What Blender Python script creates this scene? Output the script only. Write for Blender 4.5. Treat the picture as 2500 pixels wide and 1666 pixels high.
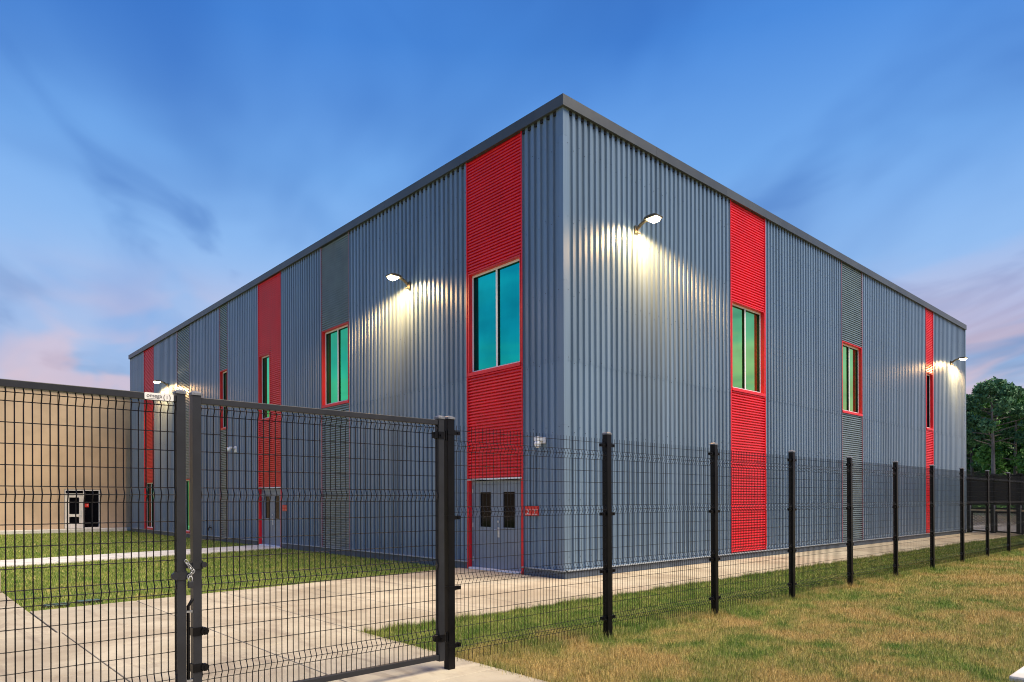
import bpy, math, random
import numpy as np
from mathutils import Vector, Matrix
rng = np.random.default_rng(7); random.seed(7)
S = bpy.context.scene; COL = S.collection
for o in list(bpy.data.objects): bpy.data.objects.remove(o, do_unlink=True)
# world axes: the building's near corner stands at the origin, X runs along its right wall, Y along its left wall

# ---------------------------------------------------------------- camera
YAW, ROLL = math.radians(42.373), math.radians(-0.2077)
fw = Vector((math.sin(YAW), math.cos(YAW), 0)); r0 = Vector((math.cos(YAW), -math.sin(YAW), 0)); u0 = Vector((0, 0, 1))
rr = r0*math.cos(ROLL) + u0*math.sin(ROLL); uu = -r0*math.sin(ROLL) + u0*math.cos(ROLL)
cam = bpy.data.objects.new('camera', bpy.data.cameras.new('camera')); COL.objects.link(cam)
M = Matrix.Identity(4)
for i in range(3): M[i][0], M[i][1], M[i][2] = rr[i], uu[i], -fw[i]
M[0][3], M[1][3], M[2][3] = -10.923, -10.289, 1.7
cam.matrix_world = M
cam.data.sensor_width = 36; cam.data.lens = 24.23; cam.data.shift_y = 0.1562
cam.data.clip_end = 3000; cam.data.clip_start = 0.05
S.camera = cam

# ---------------------------------------------------------------- world, sun, exposure
EXPO = 2.0
SUN_EL, SUN_AZ = math.radians(58), math.radians(152)      # azimuth clockwise from +Y
S.view_settings.view_transform = 'Standard'; S.view_settings.look = 'None'
S.view_settings.exposure = EXPO; S.view_settings.gamma = 1.0; S.view_settings.use_curve_mapping = False
S.render.engine = 'CYCLES'
S.cycles.max_bounces = 6; S.cycles.diffuse_bounces = 3; S.cycles.glossy_bounces = 3; S.cycles.transparent_max_bounces = 12
S.cycles.sample_clamp_indirect = 6.0; S.cycles.use_denoising = True; S.cycles.filter_width = 1.05
sd = bpy.data.lights.new('sun', 'SUN'); sd.energy = 1.5; sd.angle = math.radians(40); sd.color = (1.0, 0.84, 0.62)
sun = bpy.data.objects.new('sun', sd); COL.objects.link(sun)
sv = Vector((math.sin(SUN_AZ)*math.cos(SUN_EL), math.cos(SUN_AZ)*math.cos(SUN_EL), math.sin(SUN_EL)))
sun.rotation_euler = sv.to_track_quat('Z', 'Y').to_euler(); sun.location = (0, 0, 60)

W = bpy.data.worlds.new('World'); S.world = W; W.use_nodes = True
class NT:
    """tiny node-tree helper"""
    def __init__(s, t): s.t = t; s.n = t.nodes; s.l = t.links
    def new(s, kind, **kw):
        n = s.n.new(kind)
        for k, v in kw.items():
            if k.startswith('_'): continue
            setattr(n, k, v)
        return n
    def inp(s, node, i, v):
        if v is None: return
        if hasattr(v, 'links') or hasattr(v, 'is_output'): s.l.new(v, node.inputs[i])
        else: node.inputs[i].default_value = v
    def math(s, op, a, b=None, c=None, clamp=False):
        n = s.new('ShaderNodeMath', operation=op, use_clamp=clamp); s.inp(n, 0, a); s.inp(n, 1, b); s.inp(n, 2, c); return n.outputs[0]
    def vmath(s, op, a, b=None):
        n = s.new('ShaderNodeVectorMath', operation=op); s.inp(n, 0, a); s.inp(n, 1, b); return n.outputs[0]
    def noise(s, vec, scale, detail=3, rough=.55, dist=0):
        n = s.new('ShaderNodeTexNoise'); s.inp(n, 'Vector', vec); s.inp(n, 'Scale', scale); s.inp(n, 'Detail', detail); s.inp(n, 'Roughness', rough); s.inp(n, 'Distortion', dist); return n.outputs[0]
    def ramp(s, fac, stops, interp='LINEAR'):
        n = s.new('ShaderNodeValToRGB'); n.color_ramp.interpolation = interp; e = n.color_ramp.elements
        while len(e) < len(stops): e.new(0.5)
        for k, (p, c) in zip(e, stops): k.position = p; k.color = (*c, 1) if len(c) == 3 else c
        s.inp(n, 0, fac); return n.outputs[0]
    def mrange(s, v, a, b, c=0, d=1, smooth=True):
        n = s.new('ShaderNodeMapRange'); n.interpolation_type = 'SMOOTHSTEP' if smooth else 'LINEAR'
        s.inp(n, 0, v); s.inp(n, 1, a); s.inp(n, 2, b); s.inp(n, 3, c); s.inp(n, 4, d); return n.outputs[0]
    def mix(s, f, a, b, kind='MIX'):
        n = s.new('ShaderNodeMix', data_type='RGBA', blend_type=kind); n.clamp_factor = True
        s.inp(n, 0, f); s.inp(n, 6, a); s.inp(n, 7, b); return n.outputs[2]
    def xyz(s, v):
        n = s.new('ShaderNodeSeparateXYZ'); s.inp(n, 0, v); return n.outputs
    def comb(s, x, y, z):
        n = s.new('ShaderNodeCombineXYZ'); s.inp(n, 0, x); s.inp(n, 1, y); s.inp(n, 2, z); return n.outputs[0]
def c4(c): return (*c, 1.0)
T = NT(W.node_tree); T.n.clear()
d = T.new('ShaderNodeTexCoord').outputs['Generated']
x, y, z = T.xyz(d)
sky = T.new('ShaderNodeTexSky', sky_type='NISHITA', sun_disc=False, sun_elevation=SUN_EL, sun_rotation=SUN_AZ, altitude=0, air_density=1.0, dust_density=0.4, ozone_density=4.0)
hs = T.new('ShaderNodeHueSaturation'); hs.inputs['Saturation'].default_value = 1.25; hs.inputs['Value'].default_value = 0.048; T.l.new(sky.outputs[0], hs.inputs['Color'])
zz = T.math('ADD', T.math('MAXIMUM', z, 0.0), 0.16)
px = T.math('DIVIDE', x, zz); py = T.math('DIVIDE', y, zz)
ca, sa = math.cos(math.radians(62)), math.sin(math.radians(62))
qx = T.math('ADD', T.math('MULTIPLY', px, ca), T.math('MULTIPLY', py, sa)); qy = T.math('SUBTRACT', T.math('MULTIPLY', py, ca), T.math('MULTIPLY', px, sa))
pv = T.comb(T.math('MULTIPLY', qx, 0.55), T.math('MULTIPLY', qy, 0.9), 3.7)
n1 = T.noise(pv, 0.85, 4.0, 0.5, 0.9)
n2 = T.noise(T.comb(T.math('MULTIPLY', qx, 0.62), qy, 8.6), 1.05, 4.0, 0.55, 0.5)
cover = T.mrange(n1, 0.24, 0.60)
k = 2**-EXPO
def K(c): return tuple(v*k for v in c)
cloud = T.ramp(z, [(0.0, K((.58, .58, .62))), (.10, K((.68, .63, .72))), (.20, K((.52, .60, .82))), (.30, K((.32, .54, .90))), (.42, K((.20, .45, .90))), (.55, K((.075, .27, .76))), (.80, K((.030, .15, .58)))])
dark = T.ramp(z, [(0.0, K((.32, .35, .44))), (.14, K((.24, .31, .50))), (.30, K((.085, .22, .56))), (.50, K((.035, .15, .53))), (.80, K((.022, .11, .45)))])
base = T.mix(T.mrange(z, .0, .5, .55, .35), hs.outputs[0], dark)
col = T.mix(T.math('MULTIPLY', cover, .88), base, cloud)
col = T.mix(T.math('MULTIPLY', T.mrange(n2, .43, .72), .74), col, dark)
n4 = T.noise(T.comb(T.math('MULTIPLY', qx, 0.75), T.math('MULTIPLY', qy, 1.7), 2.4), 1.5, 4.0, .5, .7)
col = T.mix(T.math('MULTIPLY', T.mrange(n4, .53, .70), .55), col, dark)
n3 = T.noise(T.comb(T.math('MULTIPLY', qx, 0.9), T.math('MULTIPLY', qy, 1.5), 5.1), 1.6, 3, .5, .6)
pink = T.math('MULTIPLY', T.mrange(n3, .40, .58), T.mrange(z, .34, .12))
col = T.mix(T.math('MULTIPLY', pink, .6), col, c4(K((.80, .56, .60))))
bg = T.new('ShaderNodeBackground'); T.l.new(col, bg.inputs[0]); bg.inputs[1].default_value = 1.0
wo = T.new('ShaderNodeOutputWorld'); T.l.new(bg.outputs[0], wo.inputs[0])

# ---------------------------------------------------------------- materials
def mat_nodes(name):
    m = bpy.data.materials.new(name); m.use_nodes = True; t = NT(m.node_tree)
    return m, t, m.node_tree.nodes['Principled BSDF']
def mat(name, c, rough=.5, metal=0, var=.12, scale=3.0, bump=0, bscale=60, spec=.5, obvar=0.0, c2=None, stretch=(1, 1, 1)):
    m, t, b = mat_nodes(name)
    pos = t.new('ShaderNodeNewGeometry').outputs['Position']
    v = t.vmath('MULTIPLY', pos, tuple(stretch))
    n = t.noise(v, scale, 5, .6)
    c2 = c2 or tuple(q*(1-var*1.6) for q in c)
    cc = t.mix(t.mrange(n, .32, .68), c4(c2), c4(tuple(q*(1+var*.3) for q in c)))
    if obvar:
        rnd = t.new('ShaderNodeObjectInfo').outputs['Random']
        g = t.mrange(rnd, 0, 1, 1-obvar, 1+obvar, False)
        cc = t.mix(1.0, cc, t.comb(g, g, g), 'MULTIPLY')
    t.l.new(cc, b.inputs['Base Color'])
    rn = t.math('MULTIPLY_ADD', t.noise(v, scale*4, 3), .25*rough, rough*.87); t.l.new(rn, b.inputs['Roughness'])
    b.inputs['Metallic'].default_value = metal; b.inputs['Specular IOR Level'].default_value = spec
    if bump:
        bn = t.new('ShaderNodeBump'); bn.inputs['Strength'].default_value = bump; bn.inputs['Distance'].default_value = .01
        t.l.new(t.noise(v, bscale, 4, .65), bn.inputs['Height']); t.l.new(bn.outputs[0], b.inputs['Normal'])
    return m
def emit(name, c, s):
    m, t, b = mat_nodes(name)
    b.inputs['Base Color'].default_value = (.9, .9, .85, 1); b.inputs['Emission Color'].default_value = c4(c); b.inputs['Emission Strength'].default_value = s
    return m
def glass(name, c, rough=.015):
    m, t, b = mat_nodes(name)
    pos = t.new('ShaderNodeNewGeometry').outputs['Position']
    n = t.noise(pos, .9, 3, .5)
    t.l.new(t.mix(t.mrange(n, .3, .7), c4(tuple(q*.8 for q in c)), c4(c)), b.inputs['Base Color'])
    b.inputs['Metallic'].default_value = 1.0; b.inputs['Roughness'].default_value = rough
    bn = t.new('ShaderNodeBump'); bn.inputs['Strength'].default_value = .05; bn.inputs['Distance'].default_value = .02
    t.l.new(t.noise(pos, 1.3, 1), bn.inputs['Height']); t.l.new(bn.outputs[0], b.inputs['Normal'])
    return m
MT = {}
MT['slate'] = mat('slate_painted_metal', (.182, .266, .366), .34, .15, .13, 2.2, obvar=.06, stretch=(1, 1, .05), bump=.03, bscale=6)
MT['slate_dark'] = mat('slate_plinth', (.105, .135, .175), .55, 0, .15, 2.5, bump=.08)
MT['grey_strip'] = mat('grey_corrugated_metal', (.200, .270, .305), .34, .2, .10, 1.5)
MT['fascia'] = mat('charcoal_fascia_metal', (.072, .080, .083), .42, .1, .12, .8, obvar=.08)
MT['red'] = mat('red_painted_metal', (.84, .013, .026), .36, 0, .08, .7)
MT['redtrim'] = mat('red_trim', (.80, .016, .028), .40, 0, .08, 2)
MT['mauvetrim'] = mat('dull_red_edge_trim', (.36, .15, .19), .45, 0, .08, 2)
MT['white'] = mat('white_window_frame', (.84, .87, .90), .4, 0, .04, 3)
MT['ledge'] = mat('pale_base_flashing', (.42, .48, .55), .35, .3, .12, 4)
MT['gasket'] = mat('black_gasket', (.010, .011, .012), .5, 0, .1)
MT['teal'] = glass('blue_sky_tinted_glass', (.008, .74, .54))  # blue of the reflected sky is put into this window's tint
MT['green'] = glass('green_reflective_glass', (.03, .86, .36))
MT['lime'] = glass('yellow_sky_tinted_glass', (.42, 1.0, .27))  # yellower sky reflection is put into the tint of the right wall panes
MT['darkglass'] = mat('dark_glass', (.004, .004, .006), .06, 0, .2, 2, spec=.12)
MT['door'] = mat('slate_door_paint', (.205, .255, .315), .38, 0, .07, 1.2)
MT['steel'] = mat('satin_steel', (.72, .73, .72), .35, .35, .1, 10)
MT['galv'] = mat('galvanised_steel', (.45, .46, .46), .45, .8, .2, 20)
MT['black'] = mat('black_powder_coat', (.005, .005, .006), .36, 0, .25, 6, bump=.05, bscale=300, spec=.18)
MT['wire'] = mat('black_wire_coating', (.005, .005, .007), .34, 0, .2, 30, spec=.3)
MT['charcoal'] = mat('charcoal_powder_coat', (.024, .026, .031), .40, 0, .18, 3, bump=.04, bscale=250, spec=.35)
MT['cap'] = mat('weathered_post_cap', (.20, .21, .23), .45, .2, .25, 30)
MT['lampbody'] = mat('bronze_lamp_housing', (.085, .078, .066), .45, .3, .1)
MT['lens'] = emit('lit_lamp_lens', (1.0, .80, .45), 9)
MT['signred'] = mat('red_sign_plastic', (.72, .03, .02), .42, 0, .06)
MT['signwhite'] = mat('white_sign_print', (.82, .80, .76), .5, 0, .03)
MT['signdark'] = mat('dark_sign_print', (.05, .055, .06), .5, 0, .05)
MT['tan'] = mat('tan_stucco', (.52, .395, .275), .85, 0, .08, .8, bump=.5, bscale=45, spec=.2)
MT['tanjoint'] = mat('darker_tan_joint', (.36, .275, .19), .9, 0, .1)  # darker tan of the core, seen through the panel joints
MT['aluminium'] = mat('pale_aluminium_frame', (.74, .71, .66), .4, 0, .08)
MT['pale_concrete'] = mat('pale_concrete', (.70, .68, .62), .85, 0, .14, 2, bump=.2, bscale=60, spec=.2)
MT['block'] = mat('buff_concrete_block', (.50, .42, .32), .85, 0, .15, 4, bump=.3, bscale=70, spec=.2)
MT['bark'] = mat('pine_bark', (.23, .20, .185), .9, 0, .35, 3, bump=1.0, bscale=14, stretch=(1, 1, .25), spec=.1)
MT['screen'] = mat('black_windscreen', (.014, .016, .018), .8, 0, .3, 2)
MT['timber'] = mat('pale_timber_rail', (.75, .62, .45), .7, 0, .2, 5)
MT['asphalt'] = mat('grey_lot', (.36, .36, .38), .9, 0, .2, 1, bump=.4, spec=.2)
MT['earth'] = mat('joint_earth', (.045, .036, .027), .95, 0, .25, 8, spec=.1)
MT['lid'] = mat('green_plastic_lid', (.06, .13, .10), .5, 0, .2, 12)
MT['interior'] = mat('dark_core', (.02, .02, .022), .8, 0, .1)

def concrete():
    m, t, b = mat_nodes('broom_finished_concrete')
    pos = t.new('ShaderNodeNewGeometry').outputs['Position']
    big = t.noise(pos, .55, 4, .6, .6); mid = t.noise(pos, 3.2, 5, .65); fine = t.noise(pos, 60, 4, .7)
    c = t.mix(t.mrange(big, .32, .70), c4((.37, .315, .225)), c4((.53, .475, .355)))
    c = t.mix(t.math('MULTIPLY', t.mrange(mid, .48, .70), .48), c, c4((.30, .245, .18)))
    c = t.mix(t.math('MULTIPLY', t.mrange(fine, .55, .75), .28), c, c4((.26, .22, .17)))
    st = t.noise(t.vmath('MULTIPLY', pos, (2.2, .35, 1)), 1.3, 4, .6, 1.2)
    c = t.mix(t.math('MULTIPLY', t.mrange(st, .54, .70), .55), c, c4((.27, .22, .165)))
    rnd = t.new('ShaderNodeObjectInfo').outputs['Random']; g = t.mrange(rnd, 0, 1, .93, 1.06, False)
    c = t.mix(1.0, c, t.comb(g, g, g), 'MULTIPLY')
    t.l.new(c, b.inputs['Base Color']); b.inputs['Roughness'].default_value = .82; b.inputs['Specular IOR Level'].default_value = .3
    br = t.noise(t.vmath('MULTIPLY', pos, (8, 140, 1)), 1.0, 3, .6)
    bn = t.new('ShaderNodeBump'); bn.inputs['Strength'].default_value = .35; bn.inputs['Distance'].default_value = .004
    t.l.new(t.math('ADD', br, fine), bn.inputs['Height']); t.l.new(bn.outputs[0], b.inputs['Normal'])
    return m
MT['concrete'] = concrete()

def grass_mat(name, blade):
    """lush green by the left wall, thin patchy straw-coloured turf on the fence side"""
    m, t, b = mat_nodes(name)
    pos = t.new('ShaderNodeNewGeometry').outputs['Position']; X, Y, Z = t.xyz(pos)
    flat = t.comb(X, Y, 0.0)
    big = t.noise(flat, .55, 4, .62, .7); mid = t.noise(flat, 2.3, 4, .65, .4); fine = t.noise(flat, 22, 4, .7)
    dry = t.math('ADD', t.math('MULTIPLY', big, .55), t.math('ADD', t.math('MULTIPLY', mid, .33), t.math('MULTIPLY', fine, .22)))
    side = t.mrange(t.math('ADD', Y, t.math('MULTIPLY', mid, 1.2)), -2.6, -5.0)                                   # outside the fence the turf is unwatered
    thr = t.math('ADD', dry, t.math('MULTIPLY', side, .135))
    green = t.mix(t.mrange(mid, .35, .65), c4((.105, .185, .026)), c4((.235, .275, .058)))
    straw = t.mix(t.mrange(fine, .35, .65), c4((.34, .245, .078)), c4((.50, .365, .140)))
    c = t.mix(t.mrange(thr, .585, .775), green, straw)
    if blade:
        at = t.new('ShaderNodeAttribute', attribute_name='rnd').outputs['Fac']
        c = t.mix(t.mrange(at, .72, 1.0, 0, .75, False), c, c4((.44, .335, .17)))
        g = t.mrange(at, 0, .7, .60, 1.65, False); c = t.mix(1.0, c, t.comb(g, g, g), 'MULTIPLY')
        b.inputs['Subsurface Weight'].default_value = 0.0
    else:
        g = t.mrange(fine, .3, .7, .65, 1.1); c = t.mix(1.0, c, t.comb(g, g, g), 'MULTIPLY')
        bn = t.new('ShaderNodeBump'); bn.inputs['Strength'].default_value = .8; bn.inputs['Distance'].default_value = .03
        t.l.new(t.noise(flat, 45, 4, .7), bn.inputs['Height']); t.l.new(bn.outputs[0], b.inputs['Normal'])
    t.l.new(c, b.inputs['Base Color']); b.inputs['Roughness'].default_value = .75; b.inputs['Specular IOR Level'].default_value = .18
    return m
MT['turf'] = grass_mat('turf', False); MT['blades'] = grass_mat('grass_blades', True)
def leaf_mat(name, c1, c2):
    m, t, b = mat_nodes(name)
    at = t.new('ShaderNodeAttribute', attribute_name='rnd').outputs['Fac']
    t.l.new(t.mix(at, c4(c1), c4(c2)), b.inputs['Base Color']); b.inputs['Roughness'].default_value = .6; b.inputs['Specular IOR Level'].default_value = .25
    return m
MT['pine'] = leaf_mat('pine_needles', (.040, .115, .055), (.13, .27, .115))
MT['broad'] = leaf_mat('broad_leaves', (.040, .125, .034), (.14, .33, .075))
MT['dkleaf'] = leaf_mat('dark_leaves', (.016, .046, .020), (.060, .145, .052))

# ---------------------------------------------------------------- mesh helpers
class MB:
    def __init__(s): s.v = []; s.f = []
    def quadbox(s, p):
        n = len(s.v); s.v += [tuple(q) for q in p]
        s.f += [tuple(n+i for i in q) for q in ((0, 3, 2, 1), (4, 5, 6, 7), (0, 1, 5, 4), (1, 2, 6, 5), (2, 3, 7, 6), (3, 0, 4, 7))]
        return s
    def box(s, x0, x1, y0, y1, z0, z1):
        x0, x1 = sorted((x0, x1)); y0, y1 = sorted((y0, y1)); z0, z1 = sorted((z0, z1))
        return s.quadbox([(x0, y0, z0), (x1, y0, z0), (x1, y1, z0), (x0, y1, z0), (x0, y0, z1), (x1, y0, z1), (x1, y1, z1), (x0, y1, z1)])
    def tube(s, path, rad, n=8, cap=True):
        P = [Vector(p) for p in path]; R = rad if isinstance(rad, (list, tuple)) else [rad]*len(P)
        rings = []; up = None
        for i, p in enumerate(P):
            dv = (P[min(i+1, len(P)-1)] - P[max(i-1, 0)]).normalized()
            a = dv.cross(Vector((0, 0, 1)) if abs(dv.z) < .9 else Vector((1, 0, 0))).normalized() if up is None else (up - dv*up.dot(dv)).normalized()
            up = a; b = dv.cross(a)
            k0 = len(s.v)
            for j in range(n):
                t = 2*math.pi*j/n; s.v.append(tuple(p + (a*math.cos(t)+b*math.sin(t))*R[i]))
            rings.append(k0)
        for q0, q1 in zip(rings[:-1], rings[1:]):
            for j in range(n): s.f.append((q0+j, q0+(j+1) % n, q1+(j+1) % n, q1+j))
        if cap: s.f.append(tuple(rings[0]+j for j in range(n))[::-1]); s.f.append(tuple(rings[-1]+j for j in range(n)))
        return s
    def prism(s, prof, a, b, fn):
        """closed 2-D profile extruded from a to b; fn(u, v, t) -> world point"""
        n = len(prof); k0 = len(s.v)
        s.v += [tuple(fn(u, v, a)) for u, v in prof] + [tuple(fn(u, v, b)) for u, v in prof]
        for j in range(n): s.f.append((k0+j, k0+(j+1) % n, k0+n+(j+1) % n, k0+n+j))
        s.f.append(tuple(k0+j for j in range(n))[::-1]); s.f.append(tuple(k0+n+j for j in range(n)))
        return s
    def mesh(s, name, m, smooth=False):
        me = bpy.data.meshes.new(name); me.from_pydata(s.v, [], s.f); me.update()
        me.materials.append(MT[m] if isinstance(m, str) else m)
        if smooth: me.polygons.foreach_set('use_smooth', [True]*len(me.polygons))
        return me
    def build(s, name, m, parent=None, smooth=False, bevel=0):
        o = bpy.data.objects.new(name, s.mesh(name, m, smooth)); COL.objects.link(o)
        if parent:
            o.parent = parent; o.matrix_parent_inverse = parent.matrix_world.inverted() if parent.type == 'EMPTY' and False else Matrix.Translation(-world_loc(parent))
        if bevel:
            bv = o.modifiers.new('bevel', 'BEVEL'); bv.width = bevel; bv.segments = 2; bv.limit_method = 'ANGLE'
        return o
def world_loc(o):
    v = Vector(o.location)
    while o.parent:
        v = v + o.matrix_parent_inverse.translation; o = o.parent; v = v + Vector(o.location)
    return v
def tag(o, label=None, cat=None, group=None, kind=None):
    for kk, vv in (('label', label), ('category', cat), ('group', group), ('kind', kind)):
        if vv: o[kk] = vv
    return o
def thing(name, loc, label, cat, group=None):
    o = bpy.data.objects.new(name, None); o.empty_display_size = .2; COL.objects.link(o); o.location = loc
    return tag(o, label, cat, group)
def share(name, me, parent, loc=(0, 0, 0), rot=(0, 0, 0)):
    o = bpy.data.objects.new(name, me); COL.objects.link(o); o.parent = parent; o.location = loc; o.rotation_euler = rot; return o
def text_mesh(txt, size, m, extrude=.0005):
    cu = bpy.data.curves.new('lettering', 'FONT'); cu.body = txt; cu.size = size; cu.align_x = 'CENTER'; cu.align_y = 'CENTER'; cu.extrude = extrude
    ob = bpy.data.objects.new('lettering_source', cu); COL.objects.link(ob)
    bpy.context.view_layer.update()
    me = bpy.data.meshes.new_from_object(ob.evaluated_get(bpy.context.evaluated_depsgraph_get())); bpy.data.objects.remove(ob, do_unlink=True)
    me.materials.clear(); me.materials.append(MT[m]); return me

# ---------------------------------------------------------------- ground and pavements
g = MB(); g.v = [(-700, -700, -.035), (900, -700, -.035), (900, 900, -.035), (-700, 900, -.035)]; g.f = [(0, 1, 2, 3)]
tag(g.build('ground', 'turf'), kind='structure')

def slab_set(rects, name, label_parent, z=0.0, th=.12, mtl='concrete'):
    for x0, x1, y0, y1 in rects:
        gp = .006
        b = MB(); e = .008
        b.box(x0+gp, x1-gp, y0+gp, y1-gp, z-th, z)
        b.build('slab', mtl, label_parent, bevel=.008)
def bed(name, poly, z=-.028):
    b = MB(); b.v = [(x, y, z) for x, y in poly]; b.f = [tuple(range(len(poly)))]
    return tag(b.build(name, 'earth'), kind='structure')
def lawn_edge(x):  # near boundary of the courtyard lawn
    return 3.58 + (x + .81)*(.81/8.42)
pv = bed('pavement', [(-16.5, -14), (-6.3, -14), (-6.3, -2.3), (31.5, -2.3), (31.5, -.0), (0, 0), (0, 3.6), (-9.25, 2.75), (-9.25, 14), (-16.5, 14)])
rects = []
ys = [-14, -11, -8, -5.0, -2.3, .4]
for xa, xb in ((-15.2, -13.7), (-13.7, -12.2), (-12.2, -10.7), (-10.7, -9.2), (-9.2, -7.7), (-7.7, -6.3)):
    for ya, yb in zip(ys[:-1], ys[1:]): rects.append((xa, xb, ya, yb))
for xa, xb in ((-6.3, -4.7), (-4.7, -3.1), (-3.1, -1.55), (-1.55, -.02)): rects.append((xa, xb, -2.3, .4))
xs = list(np.arange(0, 31.6, 1.75)); xs[0] = -.02
for xa, xb in zip(xs[:-1], xs[1:]): rects.append((xa, xb, -2.3, -.02))
for xa, xb in ((-15.2, -13.7), (-13.7, -12.2), (-12.2, -10.7), (-10.7, -9.25)):
    for ya, yb in ((.4, 3.4), (3.4, 6.4), (6.4, 9.4), (9.4, 12.4)): rects.append((xa, xb, ya, yb))
slab_set(rects, 'slab', pv)
for xa, xb in ((-9.24, -7.7), (-7.7, -6.2), (-6.2, -4.7), (-4.7, -3.1), (-3.1, -1.55), (-1.55, -.03)):   # slabs cut along the lawn's slanting edge
    b = MB(); e = .006
    p = [(xa+e, .4+e), (xb-e, .4+e), (xb-e, lawn_edge(xb)), (xa+e, lawn_edge(xa))]
    b.quadbox([(q[0], q[1], -.12) for q in p] + [(q[0], q[1], 0) for q in p]); b.build('slab', 'concrete', pv, bevel=.008)
# narrow pale walk across the courtyard lawn to the farther double door
pb = bed('path', [(0, 14.3), (0, 16.5), (-16, 13.3), (-16, 11.0)], z=-.029)
wy0 = lambda x: 14.25 + x*.20; wy1 = lambda x: 16.45 + x*.195
for i in range(9):
    xa, xb = -.03-i*1.8, -.03-(i+1)*1.8; e = .006
    p = [(xb+e, wy0(xb)), (xa-e, wy0(xa)), (xa-e, wy1(xa)), (xb+e, wy1(xb))]
    b = MB(); b.quadbox([(q[0], q[1], -.12) for q in p] + [(q[0], q[1], .012) for q in p]); b.build('slab', 'pale_concrete', pb, bevel=.008)
# grey lot beyond the far fence, far path by the tan building
b = MB(); b.v = [(31.6, -30, -.02), (51, -30, -.02), (51, 16, -.02), (31.6, 16, -.02)]; b.f = [(0, 1, 2, 3)]; tag(b.build('parking_lot', 'asphalt'), kind='structure')
b = MB(); b.box(-40, -.06, 36.1, 36.98, -.1, .16); tag(b.build('apron', 'pale_concrete', bevel=.02), kind='structure')

# ---------------------------------------------------------------- the metal-clad building
LEN, DEP, HT = 35.5, 29.6, 10.49
FB = 10.25
bld = thing('gym_building', (0, 0, 0), 'large slate blue corrugated metal building with red and grey vertical strips', 'building')
def wb(mb, side, s0, s1, d0, d1, z0, z1):
    """box on a wall: s along it from the near corner, d outward"""
    return mb.box(-d0, -d1, s0, s1, z0, z1) if side == 'L' else mb.box(s0, s1, -d0, -d1, z0, z1)
def wp(side, s, dd, z): return (-dd, s, z) if side == 'L' else (s, -dd, z)
MB().box(.26, DEP-.05, .26, LEN-.05, 0, 10.3).build('core', 'interior', bld)
MB().box(.02, DEP-.02, .02, LEN-.02, 10.32, 10.40).build('roof', 'fascia', bld)
MB().box(DEP-.04, DEP, .3, LEN, 0, FB).build('end_wall', 'slate', bld)
MB().box(.3, DEP-.05, LEN-.04, LEN, 0, FB).build('rear_wall', 'slate', bld)
PITCH = .1865
PROF = [(0, 0), (.080, 0), (.095, -.046), (.170, -.046)]     # one rib of the wall sheet
def cladding(side, s0, s1):
    w = s1-s0; n = max(1, round(w/(PITCH*5))); sw = w/n
    for i in range(n):
        a = s0+i*sw
        for z0, z1, off in ((.18, 4.80, 0.0), (4.765, FB+.1, .004)):
            m = max(2, round(sw/PITCH)); p = sw/m; pts = []
            for kx in range(m):
                for u, v in PROF: pts.append((a+kx*p+u*p/PITCH, v+off))
            pts.append((a+sw, off))
            b = MB(); kz = len(pts)
            b.v = [wp(side, u, v, z0) for u, v in pts] + [wp(side, u, v, z1) for u, v in pts]
            for j in range(kz-1): b.f.append((j, j+1, kz+j+1, kz+j) if side == 'R' else (j+1, j, kz+j, kz+j+1))
            b.build('cladding_sheet', 'slate', bld)
def screws(side, s0, s1):
    b = MB(); n = max(1, round((s1-s0)/PITCH)); p = (s1-s0)/n
    for j in range(n):
        for z in (.35, 1.6, 3.2, 4.72, 6.2, 7.8, 9.4):
            s = s0+j*p+.034; z2 = z + (.0 if j % 2 else .12)
            wb(b, side, s-.006, s+.006, .001, .010, z2-.006, z2+.006)
    tag(b.build('screw_heads', 'gasket', bld), kind='stuff')
HP = .0763
def hpanel(side, s0, s1, z0, z1, m):
    """horizontally corrugated accent panel"""
    n = max(2, round((z1-z0)/HP)); h = (z1-z0)/n; pts = []
    for i in range(n):
        for u, v in ((0, -.060), (.26, -.060), (.38, -.012), (.50, -.006), (.88, -.010)): pts.append((z0+(i+u)*h, v))
    pts.append((z1, -.060)); b = MB(); kz = len(pts)
    b.v = [wp(side, s0, v, z) for z, v in pts] + [wp(side, s1, v, z) for z, v in pts]
    for j in range(kz-1): b.f.append((j, j+1, kz+j+1, kz+j))
    b.build('accent_panel', m, bld)
def trims(side, s0, s1, z0=.18, z1=FB+.06, m='redtrim', hw=.016):
    for s in (s0, s1):
        b = MB(); wb(b, side, s-hw, s+hw, -.062, .009, z0, z1); b.build('edge_trim', m, bld)
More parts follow.
